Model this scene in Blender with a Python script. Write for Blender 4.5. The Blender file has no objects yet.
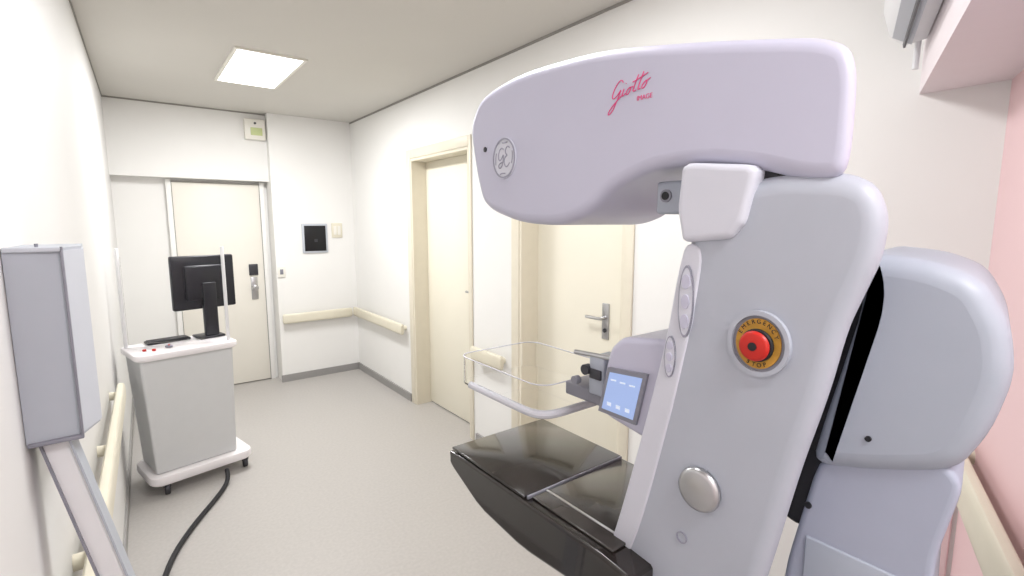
import bpy, bmesh, math, random
from mathutils import Vector, Matrix
random.seed(4)
scene=bpy.context.scene
COL=scene.collection

# ------------------------------------------------------------- materials
def mat(name,col,rough=0.5,metal=0.0,var=0.03,scale=12.0,bump=0.0,bscale=200.0,emit=None,estr=0.0,trans=0.0,ior=1.45,alpha=1.0,coat=0.0):
    m=bpy.data.materials.new(name); m.use_nodes=True
    nt=m.node_tree; b=nt.nodes['Principled BSDF']
    b.inputs['Roughness'].default_value=rough
    b.inputs['Metallic'].default_value=metal
    b.inputs['IOR'].default_value=ior
    b.inputs['Transmission Weight'].default_value=trans
    b.inputs['Alpha'].default_value=alpha
    b.inputs['Coat Weight'].default_value=coat
    tc=nt.nodes.new('ShaderNodeTexCoord')
    n=nt.nodes.new('ShaderNodeTexNoise'); n.inputs['Scale'].default_value=scale; n.inputs['Detail'].default_value=4
    nt.links.new(tc.outputs['Object'],n.inputs['Vector'])
    r=nt.nodes.new('ShaderNodeValToRGB')
    c0=[max(0,x*(1-var)) for x in col]; c1=[min(1,x*(1+var)) for x in col]
    r.color_ramp.elements[0].position=.3; r.color_ramp.elements[1].position=.7
    r.color_ramp.elements[0].color=(*c0,1); r.color_ramp.elements[1].color=(*c1,1)
    nt.links.new(n.outputs['Fac'],r.inputs['Fac']); nt.links.new(r.outputs['Color'],b.inputs['Base Color'])
    if bump>0:
        n2=nt.nodes.new('ShaderNodeTexNoise'); n2.inputs['Scale'].default_value=bscale
        nt.links.new(tc.outputs['Object'],n2.inputs['Vector'])
        bp=nt.nodes.new('ShaderNodeBump'); bp.inputs['Strength'].default_value=bump; bp.inputs['Distance'].default_value=.002
        nt.links.new(n2.outputs['Fac'],bp.inputs['Height']); nt.links.new(bp.outputs['Normal'],b.inputs['Normal'])
    if emit:
        b.inputs['Emission Color'].default_value=(*emit,1); b.inputs['Emission Strength'].default_value=estr
    return m
def srgb(r,g,b):
    f=lambda v:(v/255/12.92 if v/255<=.04045 else ((v/255+.055)/1.055)**2.4)
    return (f(r),f(g),f(b))
M={}
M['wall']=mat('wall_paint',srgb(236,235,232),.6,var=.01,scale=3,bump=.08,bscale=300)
M['walll']=mat('wall_paint_shaded_left',srgb(223,222,220),.6,var=.01,scale=3,bump=.08,bscale=300)  # shade put into the colour: greyer copy of the wall paint for the left wall
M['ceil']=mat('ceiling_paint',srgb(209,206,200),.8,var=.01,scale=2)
M['pink']=mat('pink_paint',srgb(234,202,204),.6,var=.01,scale=3)
M['pinkp']=mat('pale_pink_laminate',srgb(236,212,213),.5,var=.01,scale=3)
M['soffit']=mat('soffit_paint',srgb(236,226,229),.6,var=.01)
M['floor']=mat('vinyl_floor',srgb(180,176,172),.42,var=.05,scale=60,bump=.05,bscale=400)
M['base']=mat('baseboard_vinyl',srgb(150,148,146),.5,var=.03)
M['door']=mat('door_laminate',srgb(236,231,215),.45,var=.01,scale=4)
M['doorg']=mat('door_pale_laminate',srgb(232,228,218),.5,var=.01,scale=4)
M['frame']=mat('door_frame_paint',srgb(224,217,199),.4,var=.02)
M['rail']=mat('handrail_vinyl',srgb(222,216,197),.4,var=.02)
M['groove']=mat('shadow_gap',srgb(150,147,142),.8)
M['shell']=mat('lilac_plastic',srgb(190,189,207),.38,var=.012,scale=6,coat=.12)
M['arm']=mat('grey_lilac_plastic',srgb(175,179,190),.42,var=.02,scale=9,coat=.08)
M['cap']=mat('white_plastic',srgb(205,206,216),.35,var=.01)
M['drum']=mat('grey_shell_plastic',srgb(165,171,183),.42,var=.02,scale=7)
M['ped']=mat('pedestal_plastic',srgb(166,171,188),.45,var=.02)
M['black']=mat('black_rubber',srgb(26,26,31),.5,var=.1)
M['carbon']=mat('glossy_carbon',srgb(34,29,27),.16,var=.15,scale=25,coat=.5)
M['carbon2']=mat('dark_table_insert',srgb(58,54,52),.2,var=.12,scale=40,coat=.5)
M['metal']=mat('brushed_steel',srgb(190,190,192),.28,metal=1,var=.05)
M['dmetal']=mat('dark_metal',srgb(70,70,75),.4,metal=.6,var=.05)
M['pinklogo']=mat('pink_ink',srgb(222,72,130),.5)
M['greyink']=mat('grey_ink',srgb(150,150,165),.5)
M['yellow']=mat('yellow_plastic',srgb(186,138,50),.5,var=.12,scale=60)
M['red']=mat('red_plastic',srgb(190,34,24),.35)
M['glass']=mat('clear_acrylic',(1,1,1),.03,trans=1,ior=1.12,var=0)
M['rim']=mat('frosted_acrylic_rim',srgb(226,226,234),.2,trans=.35,ior=1.3,var=.01)
M['lcd']=mat('lcd_screen',srgb(120,140,185),.25,emit=srgb(172,192,232),estr=.55)
M['lcdd']=mat('lcd_marks',srgb(190,200,220),.4,emit=srgb(225,232,245),estr=.4)
M['bezel']=mat('grey_bezel',srgb(132,132,142),.4)
M['cart']=mat('cart_grey_laminate',srgb(204,205,206),.45,var=.01)
M['cartt']=mat('cart_white_top',srgb(238,234,236),.35,var=.01)
M['cab']=mat('cabinet_grey_paint',srgb(172,177,186),.4,var=.015)
M['cabw']=mat('cabinet_white_edge',srgb(190,194,202),.4,var=.01)
M['white']=mat('white_powder_coat',srgb(226,226,228),.35,var=.01)
M['plate']=mat('switch_plate_plastic',srgb(234,231,222),.4)
M['light']=mat('light_diffuser',(1,1,1),.5,emit=(1,1,1),estr=5.0)
M['sign']=mat('sign_green_film',srgb(196,206,150),.5)
M['screen']=mat('dark_glass_panel',srgb(12,12,16),.35)

# ------------------------------------------------------------- helpers
WL={}
def mkobj(name,verts,faces,m,parent=None,smooth=True,angle=35):
    lo=Vector([min(v[i] for v in verts) for i in range(3)]); hi=Vector([max(v[i] for v in verts) for i in range(3)])
    c=(lo+hi)/2
    me=bpy.data.meshes.new(name); me.from_pydata([tuple(Vector(v)-c) for v in verts],[],faces)
    bm=bmesh.new(); bm.from_mesh(me); bmesh.ops.recalc_face_normals(bm,faces=bm.faces)
    if smooth:
        for f in bm.faces: f.smooth=True
        for e in bm.edges:
            if len(e.link_faces)==2 and e.calc_face_angle(0)>math.radians(angle): e.smooth=False
    bm.to_mesh(me); bm.free()
    me.materials.append(m)
    o=bpy.data.objects.new(name,me); o.location=c; COL.objects.link(o); WL[o.name]=Vector(c)
    if parent: par(o,parent)
    return o
def par(o,p):
    o.parent=p; o.matrix_parent_inverse=Matrix.Translation(-WL[p.name])
    WL[o.name]=Vector(o.location)
def reg(o): WL[o.name]=Vector(o.location); return o
def thing(name,loc,label,cat,group=None):
    e=bpy.data.objects.new(name,None); e.location=loc; e.empty_display_size=.1; COL.objects.link(e); reg(e)
    e['label']=label; e['category']=cat
    if group: e['group']=group
    return e
def sthing(name,loc):
    e=bpy.data.objects.new(name,None); e.location=loc; COL.objects.link(e); e['kind']='structure'; return reg(e)
def tag(o,label,cat):
    o['label']=label; o['category']=cat; return reg(o)
def struct(o): o['kind']='structure'; return reg(o)
def box(name,lo,hi,m,parent=None,bev=0.0,seg=2,rotz=0.0,piv=None):
    bm=bmesh.new(); bmesh.ops.create_cube(bm,size=1)
    c=(Vector(lo)+Vector(hi))/2; d=Vector(hi)-Vector(lo)
    for v in bm.verts: v.co=Vector((v.co.x*d.x,v.co.y*d.y,v.co.z*d.z))
    if bev>0: bmesh.ops.bevel(bm,geom=list(bm.edges),offset=min(bev,min(abs(x) for x in d)*.49),segments=seg,profile=.5,affect='EDGES')
    vs=[v.co+c for v in bm.verts]
    if rotz:
        p=Vector(piv) if piv else c; R=Matrix.Rotation(rotz,3,'Z'); vs=[R@(v-p)+p for v in vs]
    bm.verts.index_update(); fs=[[v.index for v in f.verts] for f in bm.faces]; bm.free()
    return mkobj(name,vs,fs,m,parent,smooth=bev>0,angle=50)
def cyl(name,p0,p1,r0,m,parent=None,r1=None,n=32,bev=0.0):
    p0=Vector(p0);p1=Vector(p1); r1=r0 if r1 is None else r1
    ax=(p1-p0); L=ax.length; ax.normalize()
    u=ax.orthogonal().normalized(); w=ax.cross(u)
    rings=[(0,r0-bev),(bev*.3,r0-bev*.3),(bev,r0),(L-bev,r1),(L-bev*.3,r1-bev*.3),(L,r1-bev)] if bev>0 else [(0,r0),(L,r1)]
    vs=[];fs=[]
    for h,r in rings:
        for i in range(n):
            a=2*math.pi*i/n; vs.append(p0+ax*h+(u*math.cos(a)+w*math.sin(a))*r)
    k=len(rings)
    for j in range(k-1):
        for i in range(n): fs.append([j*n+i,j*n+(i+1)%n,(j+1)*n+(i+1)%n,(j+1)*n+i])
    fs.append(list(range(n))[::-1]); fs.append([(k-1)*n+i for i in range(n)])
    return mkobj(name,vs,fs,m,parent,angle=50)
def c2m(name,cu,m,parent=None,T=None):
    t=bpy.data.objects.new('tmp',cu); COL.objects.link(t)
    dg=bpy.context.evaluated_depsgraph_get(); me=bpy.data.meshes.new_from_object(t.evaluated_get(dg))
    bpy.data.objects.remove(t)
    T=T or Matrix.Identity(4)
    vs=[T@v.co for v in me.vertices]; fs=[list(p.vertices) for p in me.polygons]
    return mkobj(name,vs,fs,m,parent)
def tube(name,pts,r,m,parent=None,cyc=False,spl='NURBS',res=3):
    cu=bpy.data.curves.new(name,'CURVE'); cu.dimensions='3D'; cu.bevel_depth=r; cu.bevel_resolution=res; cu.use_fill_caps=True
    s=cu.splines.new(spl); s.points.add(len(pts)-1)
    for i,p in enumerate(pts): s.points[i].co=(*p,1)
    s.use_cyclic_u=cyc
    if spl=='NURBS': s.order_u=3; s.use_endpoint_u=True; s.resolution_u=8
    return c2m(name,cu,m,parent)
def chaikin(P,it=2,k=.25):
    for _ in range(it):
        Q=[]
        for i in range(len(P)):
            a=P[i];b=P[(i+1)%len(P)]
            Q.append(tuple(x+(y-x)*k for x,y in zip(a,b))); Q.append(tuple(x+(y-x)*(1-k) for x,y in zip(a,b)))
        P=Q
    return P
def resample(P,n):
    L=[0]
    for i in range(len(P)):
        a=P[i];b=P[(i+1)%len(P)]; L.append(L[-1]+math.hypot(a[0]-b[0],a[1]-b[1]))
    out=[]; j=0
    for i in range(n):
        t=L[-1]*i/n
        while L[j+1]<t: j+=1
        f=(t-L[j])/max(1e-9,L[j+1]-L[j]); a=P[j];b=P[(j+1)%len(P)]
        out.append(tuple(x+(y-x)*f for x,y in zip(a,b)))
    return out
def slab(name,prof,x0,x1,r,m,parent=None,it=2,k=.22,n=140,seg=6):
    """rounded housing: outline (y,z,dy) swept along X, rim radius r; dy = how far the outline narrows on the far side"""
    P=[(p[0],p[1],p[2] if len(p)>2 else 0) for p in prof]
    P=resample(chaikin(P,it,k),n)
    A=sum(P[i][0]*P[(i+1)%n][1]-P[(i+1)%n][0]*P[i][1] for i in range(n))
    sg=1 if A>0 else -1
    N=[]
    for i in range(n):
        dx=P[(i+2)%n][0]-P[i-2][0]; dz=P[(i+2)%n][1]-P[i-2][1]; l=math.hypot(dx,dz) or 1
        N.append((sg*dz/l,-sg*dx/l))
    rings=[(x0+r*(1-math.cos(math.pi/2*s/seg)), r*(1-math.sin(math.pi/2*s/seg))) for s in range(seg+1)]
    rings+=[(x1-r*(1-math.cos(math.pi/2*(1-s/seg))), r*(1-math.sin(math.pi/2*(1-s/seg)))) for s in range(seg+1)]
    vs=[];fs=[]
    for x,ins in rings:
        f=(x-x0)/(x1-x0)
        for i in range(n):
            vs.append(Vector((x,P[i][0]+P[i][2]*f-N[i][0]*ins,P[i][1]-N[i][1]*ins)))
    K=len(rings)
    for j in range(K-1):
        for i in range(n): fs.append([j*n+i,j*n+(i+1)%n,(j+1)*n+(i+1)%n,(j+1)*n+i])
    fs.append(list(range(n))); fs.append([(K-1)*n+i for i in range(n)])
    o=mkobj(name,vs,fs,m,parent,angle=40)
    for p in o.data.polygons:
        if len(p.vertices)>8: p.use_smooth=False
    return o
def prism(name,poly,z0,z1,m,parent=None):
    n=len(poly); vs=[(x,y,z0) for x,y in poly]+[(x,y,z1) for x,y in poly]
    fs=[list(range(n))[::-1],[n+i for i in range(n)]]+[[i,(i+1)%n,n+(i+1)%n,n+i] for i in range(n)]
    return mkobj(name,vs,fs,m,parent,smooth=False)

# ------------------------------------------------------------- room
T=.12; RX=1.92; CZ=2.62
lw=lambda y: -.178+.022*(y-1.0)      # left wall line
LX=-.3
pw=lambda x: .30-.342*(RX-x)         # angled pink wall line
struct(box('floor',(LX-T,-1.4,-.1),(RX+.4,6.0,0),M['floor']))
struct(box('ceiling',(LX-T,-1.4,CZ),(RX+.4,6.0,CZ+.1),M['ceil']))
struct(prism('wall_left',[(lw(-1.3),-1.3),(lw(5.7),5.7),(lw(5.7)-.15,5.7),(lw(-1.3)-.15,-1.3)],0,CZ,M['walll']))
struct(box('wall_back',(-.2,5.5,0),(RX+.3,5.62,CZ),M['wall']))
struct(box('wall_back_lintel',(-.1,5.37,1.99),(1.13,5.5,CZ),M['wall']))
struct(box('wall_back_column',(1.13,5.28,0),(RX,5.5,CZ),M['wall']))
D1=(3.0,3.9); D2=(1.6,2.43); DT=2.12
segs=[((RX,.28,0),(RX+.3,D2[0],CZ)),((RX,D2[1],0),(RX+.3,D1[0],CZ)),((RX,D1[1],0),(RX+.3,5.5,CZ)),((RX,D2[0],DT),(RX+.3,D2[1],CZ)),((RX,D1[0],DT),(RX+.3,D1[1],CZ))]
vs=[];fs=[]
for lo,hi in segs:
    b=len(vs)
    for x in (lo[0],hi[0]):
        for y in (lo[1],hi[1]):
            for z in (lo[2],hi[2]): vs.append((x,y,z))
    fs+=[[b+i for i in q] for q in ([0,1,3,2],[4,6,7,5],[0,4,5,1],[2,3,7,6],[0,2,6,4],[1,5,7,3])]
struct(mkobj('wall_right',vs,fs,M['wall'],smooth=False))
xe=.95
struct(prism('wall_pink_angled',[(RX+.3,pw(RX+.3)),(xe,pw(xe)),(xe,pw(xe)-.12),(RX+.3,pw(RX+.3)-.12)],0,CZ,M['pink']))
struct(box('wall_pink_return',(xe,-1.3,0),(xe+.12,pw(xe)-.01,CZ),M['pink']))
struct(box('wall_front',(LX-T,-1.42,0),(xe+.12,-1.3,CZ),M['wall']))
struct(prism('wall_soffit',[(RX,pw(RX)),(xe+.05,pw(xe+.05)),(xe+.05,pw(xe+.05)+.20),(RX,pw(RX)+.20)],1.98,CZ,M['soffit']))
struct(box('baseboard_column',(1.12,5.265,0),(RX,5.28,.07),M['base']))
struct(box('baseboard_right',(RX-.015,D1[1]+.09,0),(RX,5.28,.07),M['base']))
struct(box('baseboard_right_middle',(RX-.015,D2[1]+.07,0),(RX,D1[0]-.07,.07),M['base']))
struct(box('baseboard_right_near',(RX-.015,.3,0),(RX,D2[0]-.07,.07),M['base']))
struct(prism('baseboard_left',[(lw(-1.3),-1.3),(lw(5.5),5.5),(lw(5.5)+.012,5.5),(lw(-1.3)+.012,-1.3)],0,.07,M['base']))
struct(prism('trim_1',[(lw(-1.3),-1.3),(lw(5.37),5.37),(lw(5.37)+.006,5.37),(lw(-1.3)+.006,-1.3)],CZ-.012,CZ,M['groove']))
struct(box('trim_2',(RX-.006,.5,CZ-.014),(RX,5.28,CZ),M['groove']))
struct(box('trim_3',(-.08,5.364,CZ-.012),(1.13,5.37,CZ),M['groove']))
struct(box('trim_4',(RX-.012,.31,.40),(RX,.52,.84),M['pinkp'],bev=.004))

def rdoor(name,ya,yb,hy,wn):
    e=sthing(name,(RX+.14,(ya+yb)/2,0))
    box('door_leaf',(RX+.13,ya,.01),(RX+.17,yb,DT-.02),M['door'],e,bev=.003)
    w=.075
    for (a,b,z0,z1) in ((ya-wn,ya,0,DT+w),(yb,yb+w,0,DT+w),(ya,yb,DT,DT+w)):
        box('door_casing',(RX-.012,a,z0),(RX,b,z1),M['frame'],e,bev=.004)
    for (a,b,z0,z1) in ((ya,ya+.02,0,DT),(yb-.02,yb,0,DT),(ya+.02,yb-.02,DT-.02,DT)):
        box('door_jamb',(RX-.005,a,z0),(RX+.2,b,z1),M['frame'],e)
    x=RX+.13; z=1.06
    box('lock_plate',(x-.008,hy-.025,z-.10),(x,hy+.025,z+.10),M['metal'],e,bev=.003)
    tube('door_lever',[(x-.005,hy,z+.02),(x-.05,hy,z+.02),(x-.055,hy+.02,z+.02),(x-.055,hy+.10,z+.02)],.009,M['metal'],e,spl='POLY')
    cyl('lock_cylinder',(x-.014,hy,z-.05),(x,hy,z-.05),.012,M['dmetal'],e)
rdoor('door_1',*D1,3.08,.035)
rdoor('door_2',*D2,1.83,.055)
e=sthing('door_3',(.7,5.49,0))
box('door_leaf',(.34,5.465,.01),(1.06,5.495,1.96),M['doorg'],e,bev=.003)
box('door_casing',(.30,5.455,0),(.34,5.5,1.985),M['wall'],e,bev=.003)
box('door_casing',(1.06,5.455,0),(1.10,5.5,1.985),M['wall'],e,bev=.003)
box('door_gap',(.338,5.460,0),(.346,5.4665,1.965),M['groove'],e)
box('door_gap',(.34,5.460,1.957),(1.06,5.4665,1.966),M['groove'],e)
box('door_gap',(1.054,5.460,0),(1.062,5.4665,1.965),M['groove'],e)
box('lock_plate',(.93,5.455,.84),(.99,5.465,1.06),M['metal'],e,bev=.003)
cyl('door_knob',(.96,5.40,.96),(.96,5.46,.96),.028,M['metal'],e,bev=.008)
box('lock_box',(.92,5.45,1.08),(1.0,5.466,1.19),M['dmetal'],e,bev=.004)

def rail(name,p0,p1,label,off,hh=.048):
    p0=Vector(p0);p1=Vector(p1); d=(p1-p0).normalized(); nrm=Vector(off)
    e=thing(name,(p0+p1)/2,label,'handrail')
    up=Vector((0,0,1)); N=nrm.normalized(); vs=[];fs=[]; n=20
    for P in (p0,p0+d*.01,p1-d*.01,p1):
        s=.75 if P in (p0,p1) else 1
        for i in range(n):
            a=2*math.pi*i/n; ca=math.cos(a);sa=math.sin(a)
            vs.append(P+N*(math.copysign(abs(ca)**.6,ca)*.018*s)+up*(math.copysign(abs(sa)**.6,sa)*hh*s))
    for j in range(3):
        for i in range(n): fs.append([j*n+i,j*n+(i+1)%n,(j+1)*n+(i+1)%n,(j+1)*n+i])
    fs+=[list(range(n)),[3*n+i for i in range(n)]]
    mkobj('rail_bar',vs,fs,M['rail'],e)
    L=(p1-p0).length; k=max(2,int(L/.8)+1)
    for i in range(k):
        q=p0+d*(.06+(L-.12)*i/(k-1))
        cyl('rail_bracket',q,q-nrm,.02,M['rail'],e,n=16)
    return e
rail('handrail',(RX-.06,D1[1]+.12,.66),(RX-.06,5.2,.66),'cream wall handrail beside the beige door frame',(.06*-1,0,0))
rail('handrail',(RX-.06,D2[1]+.11,.69),(RX-.06,D1[0]-.10,.69),'short cream wall handrail between the two doors',(-.06,0,0))
rail('handrail',(1.15,5.22,.65),(1.84,5.22,.65),'cream wall handrail on the projecting wall column',(0,-.06,0))
rail('handrail',(lw(.7)+.045,.7,.80),(lw(3.1)+.045,3.1,.76),'long cream handrail on the wall near the cart',(.045,0,0))
nn=Vector((-.342,1,0)).normalized()
q0=Vector((1.88,pw(1.88),.95))+nn*.05; q1=Vector((1.16,pw(1.16),.95))+nn*.05
rail('handrail',q0,q1,'cream handrail on the pink wall',nn*.05,.055)

e=thing('display_panel',(1.51,5.27,1.3),'square black glass panel with pale grey frame on the wall','wall panel')
box('panel_frame',(1.385,5.262,1.29),(1.635,5.28,1.585),M['cabw'],e,bev=.004)
box('panel_glass',(1.405,5.256,1.31),(1.615,5.263,1.565),M['screen'],e,bev=.002)
box('panel_mark',(1.50,5.254,1.40),(1.53,5.257,1.43),M['dmetal'],e)
e=thing('light_switch',(1.745,5.27,1.42),'cream double switch plate beside the black panel','light switch')
box('switch_plate',(1.68,5.268,1.44),(1.79,5.28,1.59),M['rail'],e,bev=.004)
box('switch_rocker',(1.70,5.263,1.47),(1.73,5.269,1.56),M['plate'],e,bev=.002)
box('switch_rocker',(1.74,5.263,1.47),(1.77,5.269,1.56),M['plate'],e,bev=.002)
e=thing('wall_socket',(1.17,5.27,1.05),'small white wall socket near the column edge','socket')
box('socket_plate',(1.14,5.268,1.06),(1.21,5.28,1.17),M['plate'],e,bev=.003)
box('socket_insert',(1.16,5.265,1.09),(1.19,5.269,1.14),M['bezel'],e,bev=.001)
e=thing('emergency_light',(1.03,5.35,2.38),'small white emergency light box with green film on the lintel','emergency light')
box('light_case',(.94,5.32,2.37),(1.12,5.371,2.56),M['plate'],e,bev=.008)
box('light_film',(.99,5.315,2.41),(1.09,5.321,2.48),M['sign'],e,bev=.002)
cyl('light_button',(1.03,5.31,2.52),(1.03,5.321,2.52),.01,M['dmetal'],e,n=16)

def panel(x0,x1,y0,y1,w,label):
    e=thing('ceiling_light',((x0+x1)/2,(y0+y1)/2,CZ),label,'ceiling light','recessed ceiling light panels')
    f=.02
    for (a,b,c,d) in ((x0,x1,y0,y0+f),(x0,x1,y1-f,y1),(x0,x0+f,y0+f,y1-f),(x1-f,x1,y0+f,y1-f)):
        box('light_frame',(a,c,CZ-.012),(b,d,CZ),M['plate'],e)
    box('diffuser',(x0+f,y0+f,CZ-.010),(x1-f,y1-f,CZ-.002),M['light'],e)
    L=bpy.data.lights.new('lamp','AREA'); L.shape='RECTANGLE'; L.size=x1-x0-.06; L.size_y=y1-y0-.06; L.energy=w; L.color=(.985,.985,.99)
    o=bpy.data.objects.new('lamp',L); o.location=((x0+x1)/2,(y0+y1)/2,CZ-.02); COL.objects.link(o); par(o,e)
panel(.58,.99,3.42,4.28,41,'square recessed white ceiling light panel, lit')
panel(.55,1.15,1.1,1.7,23,'added unseen ceiling light panel above the machine')  # out of view, added to light the near side of the machine
panel(.15,.75,-.9,-.3,21,'added unseen ceiling light panel behind the camera')  # unseen fill panel, added for light from behind the camera

# ------------------------------------------------------------- mammography machine
mm=thing('mammography_machine',(.9,.3,0),'pale lilac and grey mammography machine with black table and tube head','x-ray machine')
head=[(.252,1.651,.15),(.239,1.672,.15),(.239,1.775,.15),(.250,1.812,.14),(.285,1.832,.13),(.36,1.850,.1),(.455,1.872,.08),(.655,1.912,.04),(.888,1.925,0),(1.045,1.905,0),(1.10,1.84,0),(1.072,1.716,0),(1.038,1.635,0),(.90,1.598,0),(.76,1.592,0),(.68,1.615,.01),(.62,1.660,.03),(.53,1.688,.06),(.44,1.690,.1),(.36,1.675,.13),(.29,1.653,.14)]
hd=slab('tube_head',head,.70,.98,.022,M['shell'],mm,it=3,k=.2,n=240)
def disc(name,y,z,ry,rz,x0,x1,m,parent,n=40,inner=None):
    vs=[];fs=[]
    if inner:
        for x in (x0,x1):
            for s in (1,inner):
                for i in range(n):
                    a=2*math.pi*i/n; vs.append((x,y+ry*s*math.cos(a),z+rz*s*math.sin(a)))
        for i in range(n):
            j=(i+1)%n
            fs+=[[i,j,n+j,n+i],[2*n+i,3*n+i,3*n+j,2*n+j],[i,2*n+i,2*n+j,j],[n+i,n+j,3*n+j,3*n+i]]
    else:
        for x in (x0,x1):
            for i in range(n):
                a=2*math.pi*i/n; vs.append((x,y+ry*math.cos(a),z+rz*math.sin(a)))
        for i in range(n): fs.append([i,(i+1)%n,n+(i+1)%n,n+i])
        fs+=[list(range(n)),[n+i for i in range(n)]]
    return mkobj(name,vs,fs,m,parent,angle=50)
def strokes(name,S,y0,z0,sc,x,r,m,parent,sl=.35,up=.12):
    cu=bpy.data.curves.new(name,'CURVE'); cu.dimensions='3D'; cu.bevel_depth=r; cu.bevel_resolution=1
    for st in S:
        s=cu.splines.new('NURBS'); s.points.add(len(st)-1)
        for i,(a,b) in enumerate(st): s.points[i].co=(x,y0-(a+b*sl)*sc,z0+(b+a*up)*sc,1)
        s.order_u=3; s.use_endpoint_u=True; s.resolution_u=6
    return c2m(name,cu,m,parent)
em=disc('round_emblem',.942,1.745,.043,.046,.697,.705,M['cap'],hd)
disc('emblem_ring',.942,1.745,.042,.045,.6955,.70,M['greyink'],em,inner=.92)
E=[[(-.1,1.4),(-.8,1.9),(-1.5,1.2),(-1.6,.2),(-1.2,-.4),(-.6,-.1),(-.2,.7),(-.1,.0),(-.3,-1.2),(-.9,-1.7),(-1.5,-1.3),(-1.0,-.7),(-.2,-.6)],
   [(1.5,1.5),(1.0,2.0),(.3,1.5),(.4,.7),(1.0,.4),(.3,.2),(.1,-.7),(.6,-1.5),(1.3,-1.4),(1.7,-.8)],
   [(-2.2,1.0),(-2.5,0),(-2.2,-1.0)],[(2.2,1.0),(2.5,0),(2.2,-1.0)],[(-.8,2.6),(0,2.4),(.8,2.6)],[(-.8,-2.6),(0,-2.4),(.8,-2.6)]]
strokes('emblem_monogram',E,.942,1.745,.0135,.697,.0016,M['greyink'],em,sl=.1,up=0)
disc('indicator_dot',1.02,1.773,.005,.006,.697,.702,M['dmetal'],hd,n=16)
G=[[(1.5,2.2),(1.2,2.7),(.5,2.5),(.1,1.6),(.1,.7),(.6,.4),(1.2,.9),(1.5,1.5),(1.3,.2),(.9,-1.2),(.3,-1.6),(.1,-1.1),(.9,-.2),(2.0,.6)],
   [(2.0,1.3),(1.9,.6),(2.1,.3),(2.5,.6)],[(2.1,1.9),(2.15,1.95)],
   [(3.1,1.2),(2.6,1.0),(2.6,.4),(3.0,.3),(3.3,.8),(3.1,1.2),(3.6,1.1)],
   [(4.0,2.4),(3.7,.8),(3.9,.3),(4.3,.5)],[(4.8,2.5),(4.5,.8),(4.7,.3),(5.0,.5)],[(3.3,1.7),(4.2,1.8),(5.6,2.1)],
   [(5.7,1.2),(5.2,1.0),(5.2,.4),(5.6,.3),(5.9,.8),(5.7,1.2),(6.3,1.3)]]
strokes('logo_lettering',G,.628,1.808,.0128,.699,.0009,M['pinklogo'],hd)
def text(name,body,y,z,size,x,m,parent,rot=0.0):
    cu=bpy.data.curves.new(name,'FONT'); cu.body=body; cu.size=size; cu.extrude=.0003; cu.align_x='CENTER'; cu.align_y='CENTER'
    Tm=Matrix.Translation((x,y,z))@Matrix(((0,0,-1,0),(-1,0,0,0),(0,1,0,0),(0,0,0,1)))@Matrix.Rotation(rot,4,'Z')
    return c2m(name,cu,m,parent,Tm)
text('logo_subtitle','IMAGE',.553,1.806,.011,.6995,M['pinklogo'],hd)
slab('head_seam',[(.27,1.640,.1),(.27,1.665,.1),(.36,1.685,.05),(.42,1.690,.03),(.42,1.645,.03)],.715,.96,.004,M['black'],mm,it=1,n=60)
slab('arm_collar',[(.470,1.692),(.476,1.62),(.464,1.568),(.385,1.576),(.366,1.60),(.350,1.678)],.688,.95,.010,M['cap'],mm,it=2,k=.10,n=120)
arm=[(.46,1.60,0),(.40,1.655,.04),(.33,1.668,.07),(.245,1.663,.1),(.210,1.645,.1),(.195,1.605,.1),(.199,1.555,.1),(.212,1.515,.1),(.228,1.465,.1),(.243,1.374,.1),(.271,1.252,.1),(.30,1.092,.1),(.335,.93,.1),(.40,.86,.08),(.56,.85,0),(.64,.89,0),(.585,1.06,0),(.539,1.232,0),(.495,1.404,0),(.475,1.53,0)]
ab=slab('arm_body',arm,.70,.98,.030,M['arm'],mm,it=2,k=.2,n=240)
strip=[(.462,1.57),(.43,1.56),(.445,1.44),(.478,1.27),(.53,1.05),(.585,.90),(.622,.90),(.575,1.06),(.532,1.23),(.492,1.40),(.474,1.52)]
slab('control_strip',strip,.697,.73,.004,M['cap'],mm,it=2,k=.2,n=160)
for (y,z,ry,rz) in ((.455,1.475,.013,.058),(.480,1.380,.010,.035)):
    o=disc('button_pad',y,z,ry,rz,.694,.70,M['cap'],ab)
    disc('pad_outline',y,z,ry,rz,.6935,.698,M['greyink'],o,inner=.93)
    for i in range(3):
        disc('pad_button',y,z+rz*(.55-.55*i),ry*.55,rz*.2,.692,.696,M['shell'],o,n=20)
es=disc('stop_recess',.337,1.430,.042,.045,.6965,.705,M['bezel'],ab)
disc('stop_recess_edge',.337,1.430,.044,.047,.692,.704,M['arm'],es,inner=.86)
disc('stop_plate',.337,1.430,.032,.036,.694,.704,M['yellow'],es)
cyl('stop_collar',(.695,.337,1.428),(.688,.337,1.428),.0235,M['black'],es,bev=.002)
cyl('stop_button',(.689,.337,1.428),(.679,.337,1.428),.0215,M['red'],es,bev=.005)
cyl('stop_center',(.680,.337,1.428),(.6775,.337,1.428),.006,M['black'],es,n=20)
s='EMERGENCY'
for i,ch in enumerate(s):
    a=math.radians(155-130*i/(len(s)-1)); text('stop_letter',ch,.337-.0278*math.cos(a),1.430+.0315*math.sin(a),.0085,.6934,M['black'],es,rot=a-math.pi/2)
s='STOP'
for i,ch in enumerate(s):
    a=math.radians(245+50*i/(len(s)-1)); text('stop_letter',ch,.337-.0278*math.cos(a),1.430+.031*math.sin(a),.0085,.6934,M['black'],es,rot=a+math.pi/2)
cyl('round_knob',(.702,.414,1.177),(.684,.414,1.177),.036,M['metal'],mm,bev=.008)
disc('arm_symbol',.445,1.075,.010,.010,.6975,.701,M['greyink'],ab,inner=.85)
pl=box('positioning_lamp',(.745,.478,1.614),(.80,.556,1.670),M['drum'],mm,bev=.005)
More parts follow.
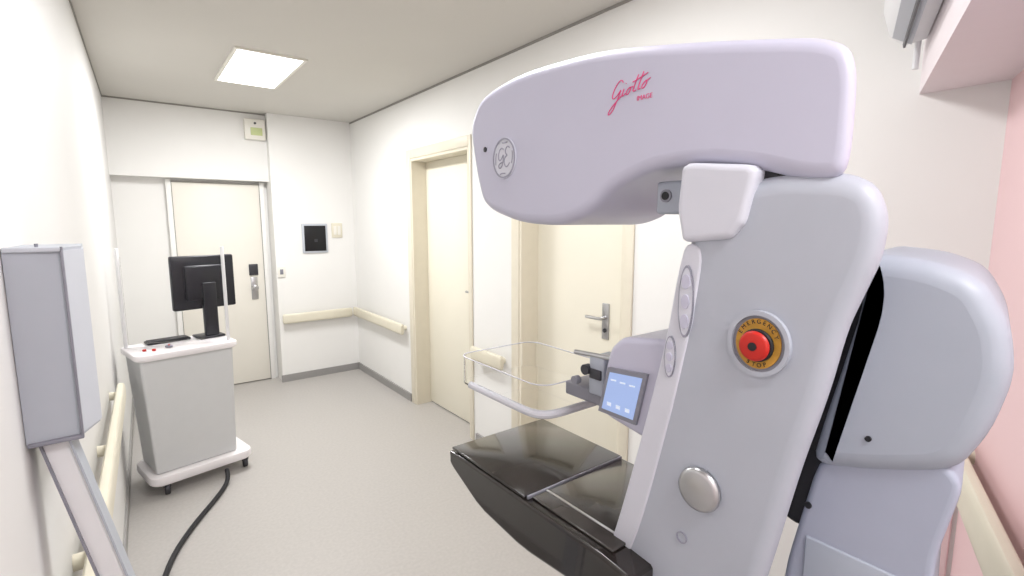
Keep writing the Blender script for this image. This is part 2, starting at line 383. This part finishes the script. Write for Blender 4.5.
cyl('lamp_ring',(.742,.535,1.645),(.746,.535,1.645),.011,M['bezel'],pl,n=24)
cyl('lamp_lens',(.7405,.535,1.645),(.744,.535,1.645),.007,M['black'],pl,n=24)
slab('rotation_joint',[(.20,1.52,.03),(.34,1.52,.03),(.38,1.20,.03),(.34,1.10,.03),(.24,1.14,.03),(.22,1.35,.03)],.825,1.0,.01,M['black'],mm,n=100)
drum=[(.266,1.560,.05),(.18,1.553,.05),(.127,1.531,.05),(.098,1.476,.05),(.090,1.418,.05),(.104,1.345,.05),(.130,1.285,.05),(.20,1.255,.05),(.300,1.225,.05),(.287,1.30,.05),(.271,1.378,.05),(.248,1.496,.05)]
dr=slab('drum_housing',drum,.80,1.12,.028,M['drum'],mm,it=2,k=.2,n=180)
ped=[(.29,1.25,.03),(.33,1.03,.03),(.35,.6,.03),(.35,.03,.03),(.11,.03,.04),(.13,.6,.05),(.145,1.146,.05),(.124,1.270,.05),(.145,1.29,.05)]
pd=slab('pedestal',ped,.815,1.12,.010,M['ped'],mm,it=2,k=.12,n=220)
disc('pedestal_screw',.226,1.30,.004,.004,.797,.802,M['black'],dr,n=12)
cyl('pedestal_screw',(.812,.30,1.16),(.816,.30,1.16),.005,M['black'],pd,n=16)
cyl('cable_gland',(.80,.185,1.06),(.83,.185,1.06),.014,M['black'],pd,n=20,bev=.004)
tube('service_cable',[(.80,.185,1.06),(.775,.19,1.03),(.775,.20,.95),(.79,.21,.80),(.80,.22,.5),(.80,.2,.1),(.82,.2,.03)],.009,M['black'],pd)
box('service_panel',(.811,.15,.86),(.818,.30,1.11),M['drum'],pd,bev=.003)
box('floor_plate',(.76,.10,0),(1.15,.62,.03),M['dmetal'],mm,bev=.006)
tb=slab('support_table',[(1.115,.995),(1.115,.955),(.97,.895),(.80,.88),(.60,.90),(.50,.93),(.50,.998)],.64,.97,.008,M['carbon'],mm,it=1,k=.12,n=140)
box('table_plate',(.645,.80,.9975),(.965,1.108,1.004),M['carbon'],tb,bev=.002)
box('table_insert',(.66,.56,.9975),(.95,.79,1.003),M['carbon2'],tb,bev=.002)
box('table_trim',(.650,.792,.9975),(.96,.797,1.0055),M['bezel'],tb,bev=.001)
box('table_trim',(.70,.57,1.0),(.705,.79,1.005),M['metal'],tb,bev=.001)
cr=slab('compression_carriage',[(.655,1.226),(.640,1.32),(.628,1.362),(.60,1.388),(.47,1.405),(.48,1.25),(.52,1.205)],.715,.92,.012,M['shell'],mm,it=2,k=.14,n=120)
def quad(name,pts,x0,x1,m,parent):
    n=len(pts); vs=[(x0,*p) for p in pts]+[(x1,*p) for p in pts]
    return mkobj(name,vs,[list(range(n)),[n+i for i in range(n)][::-1]]+[[i,(i+1)%n,n+(i+1)%n,n+i] for i in range(n)],m,parent,smooth=False)
qs=[(.626,1.325),(.534,1.333),(.556,1.232),(.648,1.232)]
def ins(q,k): c=(sum(p[0] for p in q)/4,sum(p[1] for p in q)/4); return [(c[0]+(p[0]-c[0])*k,c[1]+(p[1]-c[1])*k) for p in q]
bz=quad('display_bezel',qs,.709,.718,M['bezel'],cr)
sc=quad('touch_screen',ins(qs,.82),.7075,.712,M['lcd'],bz)
for i in range(3):
    y=.616-.022*i
    quad('screen_line',[(y,1.305),(y-.013,1.306),(y-.013,1.303),(y,1.302)],.7068,.7078,M['lcdd'],sc)
    quad('screen_icon',[(y+.008,1.258),(y-.002,1.258),(y-.002,1.251),(y+.008,1.251)],.7068,.7078,M['lcdd'],sc)
def rounded(x0,x1,y0,y1,r,n=6):
    P=[]
    for cx,cy,a0 in ((x1-r,y1-r,0),(x0+r,y1-r,90),(x0+r,y0+r,180),(x1-r,y0+r,270)):
        for i in range(n+1):
            a=math.radians(a0+90*i/n); P.append((cx+r*math.cos(a),cy+r*math.sin(a)))
    return P
P=rounded(.675,.93,.78,1.12,.04); n=len(P); Pi=rounded(.6775,.9275,.7825,1.1175,.0375)
vs=[(x,y,1.178) for x,y in P]+[(x,y,1.25) for x,y in P]+[(x,y,1.25) for x,y in Pi]+[(x,y,1.1805) for x,y in Pi]
fs=[list(range(n))[::-1]]+[[k*n+i,k*n+(i+1)%n,(k+1)*n+(i+1)%n,(k+1)*n+i] for k in range(3) for i in range(n)]+[[3*n+i for i in range(n)]]
pa=mkobj('compression_paddle',vs,fs,M['glass'],mm)
tube('paddle_rim',[(x,y,1.25) for x,y in P],.0014,M['rim'],pa,cyc=True,spl='POLY')
lowrim=[(.676,1.06),(.676,.95),(.676,.83),(.683,.80),(.70,.785),(.73,.779),(.80,.779),(.90,.779)]
tube('paddle_edge',[(x,y,1.182) for x,y in lowrim],.0095,M['rim'],pa)
br=box('paddle_bracket',(.74,.66,1.225),(.88,.775,1.255),M['bezel'],mm,bev=.004)
box('bracket_block',(.73,.655,1.25),(.79,.695,1.330),M['drum'],br,bev=.004)
box('bracket_block',(.725,.66,1.285),(.78,.69,1.305),M['dmetal'],br,bev=.002)
box('bracket_block',(.80,.66,1.26),(.86,.75,1.30),M['metal'],br,bev=.004)
tube('bracket_rod',[(.735,.64,1.335),(.735,.74,1.328)],.005,M['metal'],br,spl='POLY')
cyl('bracket_screw',(.722,.70,1.30),(.735,.70,1.30),.011,M['dmetal'],br,n=20)
cyl('bracket_screw',(.722,.73,1.27),(.735,.73,1.27),.009,M['bezel'],br,n=20)

# ------------------------------------------------------------- workstation cart
A=math.radians(12); PV=(-.005,3.42,0); TZ=.86
def W(x,y,z):
    v=Matrix.Rotation(A,3,'Z')@Vector((x,y,0)); return (PV[0]+v.x,PV[1]+v.y,z)
def cbox(name,lo,hi,m,parent,bev=0):
    return box(name,(PV[0]+lo[0],PV[1]+lo[1],lo[2]),(PV[0]+hi[0],PV[1]+hi[1],hi[2]),m,parent,bev=bev,rotz=A,piv=PV)
ct=thing('workstation_cart',W(.26,.2,0),'grey and white wheeled operator console cart with clear shield','cart')
c0=[(.035,.02),(.475,.02),(.475,.31),(.035,.31)]; c1=[(.0,.005),(.490,.005),(.490,.32),(.0,.32)]
vs=[W(x,y,.13) for x,y in c0]+[W(x,y,TZ-.03) for x,y in c1]
bd=mkobj('cart_body',vs,[[3,2,1,0],[4,5,6,7],[0,1,5,4],[1,2,6,5],[2,3,7,6],[3,0,4,7]],M['cart'],ct,smooth=False)
md=bd.modifiers.new('bevel','BEVEL'); md.width=.012; md.segments=3
def cplate(name,x0,x1,y0,y1,r,z0,z1,m):
    P=rounded(x0,x1,y0,y1,r); n=len(P)
    rings=[(z0,-.01),(z0+.01,0),(z1-.012,0),(z1-.004,-.003),(z1,-.012)]
    vs=[]; cx,cy=(x0+x1)/2,(y0+y1)/2
    for z,d in rings:
        for x,y in P:
            k=1+d/(.5*(x1-x0)); vs.append(W(cx+(x-cx)*k,cy+(y-cy)*k,z))
    K=len(rings)
    fs=[list(range(n))[::-1]]+[[k*n+i,k*n+(i+1)%n,(k+1)*n+(i+1)%n,(k+1)*n+i] for k in range(K-1) for i in range(n)]+[[(K-1)*n+i for i in range(n)]]
    return mkobj(name,vs,fs,m,ct,angle=40)
cplate('cart_top',-.022,.52,-.02,.345,.05,TZ-.04,TZ,M['cartt'])
cplate('cart_base',-.005,.56,-.03,.34,.06,.075,.13,M['cartt'])
for cx,cy in ((.08,.02),(.52,.03),(.06,.28),(.50,.28)):
    c=W(cx,cy,.032); k=cyl('caster_wheel',(c[0]-.014,c[1],.036),(c[0]+.014,c[1],.036),.036,M['dmetal'],ct,n=24,bev=.006)
    box('caster_fork',(c[0]-.02,c[1]-.018,.045),(c[0]+.02,c[1]+.018,.085),M['dmetal'],k,bev=.006)
pA=W(-.0,.27,.82); pB=W(.48,.04,.82)
for q in (pA,pB):
    cyl('shield_post',(q[0],q[1],TZ-.03),(q[0],q[1],1.45),.010,M['white'],ct,n=20,bev=.002)
d=(Vector(pB)-Vector(pA)); L=d.length; ang=math.atan2(d.y,d.x)
box('clear_shield',((pA[0]+pB[0])/2-L/2+.014,(pA[1]+pB[1])/2-.002,TZ+.02),((pA[0]+pB[0])/2+L/2-.014,(pA[1]+pB[1])/2+.002,1.40),M['glass'],ct,rotz=ang)
for (x,y) in ((.05,.10),(.09,.07)):
    q=W(x,y,TZ); cyl('red_button',q,(q[0],q[1],TZ+.012),.010,M['red'],ct,n=20,bev=.003)
q=W(.43,.24,TZ)
mo=thing('monitor',(q[0],q[1],TZ),'black flat computer monitor seen from behind on its stand','monitor')
def mbox(n_,lo,hi,m,p,bev=0): return box(n_,(q[0]+lo[0],q[1]+lo[1],lo[2]),(q[0]+hi[0],q[1]+hi[1],hi[2]),m,p,bev=bev,rotz=math.radians(14),piv=q)
MB=mat('black_monitor_plastic',srgb(32,32,40),.38,var=.06)
mbox('monitor_back',(-.185,-.02,1.05),(.18,.02,1.39),MB,mo,.01)
mbox('monitor_bulge',(-.12,-.045,1.11),(.115,-.015,1.33),MB,mo,.012)
mbox('monitor_neck',(-.03,-.06,TZ+.015),(.05,-.02,1.22),MB,mo,.008)
mbox('monitor_foot',(-.07,-.07,TZ),(.08,.07,TZ+.016),MB,mo,.006)
mbox('monitor_display',(-.17,.0195,1.065),(.165,.022,1.375),M['screen'],mo)
k0=W(.17,.24,TZ)
kb=thing('keyboard',k0,'slim black computer keyboard on the cart top','keyboard')
cbox('keyboard_case',(.10,.235,TZ+.001),(.33,.325,TZ+.015),M['black'],kb,bev=.004)
for r in range(4):
    cbox('key_row',(.11,.241+.021*r,TZ+.014),(.32,.256+.021*r,TZ+.020),MB,kb,bev=.002)
qm=W(.17,.09,TZ)
ms=thing('computer_mouse',qm,'small grey and red computer mouse','mouse')
cyl('mouse_body',(qm[0],qm[1],TZ+.001),(qm[0],qm[1],TZ+.018),.020,M['bezel'],ms,n=24,bev=.008)
cyl('mouse_wheel',(qm[0]-.004,qm[1]-.01,TZ+.019),(qm[0]+.004,qm[1]-.01,TZ+.019),.005,M['red'],ms,n=12)
tag(tube('power_cable',[(.38,3.46,.050),(.38,3.40,.03),(.35,3.32,.013),(.29,3.20,.013),(.20,3.05,.013),(.12,2.90,.013),(.05,2.74,.013),(0,2.55,.013),(-.05,2.2,.013),(-.06,1.4,.013)],.013,M['black']),'thick black power cable lying on the floor from the cart','cable')

# ------------------------------------------------------------- wall cabinet and leaning stand
cb=thing('wall_cabinet',(-.11,1.25,1.2),'grey painted metal wall cabinet with pale side panel','cabinet')
wx=lambda y: lw(y)+.001
prism('cabinet_body',[(wx(1.195),1.195),(-.096,1.20),(-.073,1.265),(-.078,1.40),(wx(1.40),1.40)],1.205,1.555,M['cab'],cb)
prism('cabinet_side',[(-.0945,1.199),(-.070,1.265),(-.076,1.36),(-.0785,1.36),(-.0735,1.268),(-.0965,1.203)],1.21,1.55,M['cabw'],cb)
box('cabinet_trim',(wx(1.2)+.001,1.19,1.548),(-.094,1.20,1.557),M['cabw'],cb,bev=.002)
box('cabinet_trim',(-.098,1.19,1.205),(-.094,1.20,1.557),M['bezel'],cb,bev=.001)
box('cabinet_trim',(wx(1.2)+.001,1.19,1.200),(-.094,1.20,1.208),M['bezel'],cb,bev=.002)
cyl('cabinet_knob',(-.135,1.26,1.555),(-.135,1.26,1.561),.003,M['bezel'],cb,n=12)
st=thing('slanted_stand',(.12,1.3,0),'white leaning stand with grey edges under the wall cabinet','stand')
def lean(name,x0,x1,y0,y1,z0,z1,m,shift=.20):
    top=1.205; f=lambda z:(top-z)*shift
    vs=[(x+f(z),y,z) for z in (z0,z1) for x,y in ((x0,y0),(x1,y0),(x1,y1),(x0,y1))]
    return mkobj(name,vs,[[3,2,1,0],[4,5,6,7],[0,1,5,4],[1,2,6,5],[2,3,7,6],[3,0,4,7]],m,st,smooth=False)
lean('stand_column',-.158,-.121,1.22,1.28,.03,1.204,M['white'])
lean('stand_edge',-.121,-.117,1.212,1.28,.03,1.204,M['cab'])
lean('stand_edge',-.162,-.158,1.212,1.28,.03,1.204,M['bezel'])
box('stand_foot',(-.01,1.15,0),(.26,1.36,.03),M['cab'],st,bev=.008)

# ------------------------------------------------------------- air conditioner on the soffit face
ac=thing('air_conditioner',(1.75,.55,2.15),'white wall-mounted split air conditioner with grey louvre','air conditioner')
ux=Vector((-1,-.342,0)).normalized()
o0=Vector((RX-.05,pw(RX-.05)+.20,0))
sec=[(0.0,2.11),(.05,2.10),(.085,2.13),(.105,2.20),(.105,2.37),(.09,2.42),(0,2.42)]
def sweep(name,sec,a,b,m,parent):
    n=len(sec); vs=[o0+ux*t+nn*(.003+s[0])+Vector((0,0,s[1])) for t in (a,b) for s in sec]
    return mkobj(name,vs,[list(range(n)),[n+i for i in range(n)][::-1]]+[[i,(i+1)%n,n+(i+1)%n,n+i] for i in range(n)],m,parent,angle=50)
sweep('unit_case',sec,.05,.80,M['white'],ac)
sweep('louvre',[(.035,2.092),(.080,2.118),(.078,2.125),(.033,2.099)],.08,.77,M['cabw'],ac)
sweep('louvre_gap',[(.05,2.094),(.055,2.096),(.053,2.086),(.048,2.086)],.08,.77,M['dmetal'],ac)
sweep('front_groove',[(.106,2.25),(.108,2.25),(.108,2.256),(.106,2.256)],.06,.79,M['groove'],ac)
sweep('side_cap',[(s[0]*.9+.003,2.10+(s[1]-2.10)*.93+.01) for s in sec],.044,.052,M['white'],ac)
tube('drain_pipe',[o0+nn*.02+ux*.03+Vector((0,0,2.12)),o0+nn*.02+ux*.01+Vector((0,0,2.08)),o0+nn*.02+ux*.01+Vector((0,0,2.04))],.008,M['white'],ac)

# ------------------------------------------------------------- camera
cam=bpy.data.cameras.new('camera'); cam.sensor_width=36; cam.lens=500/1024*36; cam.clip_start=.02
co=bpy.data.objects.new('camera',cam); COL.objects.link(co)
co.location=(0,0,1.6); co.rotation_euler=(math.radians(90-7.5),0,-math.radians(37.4))
scene.camera=co
w=bpy.data.worlds.new('world'); scene.world=w; w.use_nodes=True
w.node_tree.nodes['Background'].inputs[0].default_value=(.9,.93,1,1); w.node_tree.nodes['Background'].inputs[1].default_value=.3
scene.view_settings.view_transform='Standard'
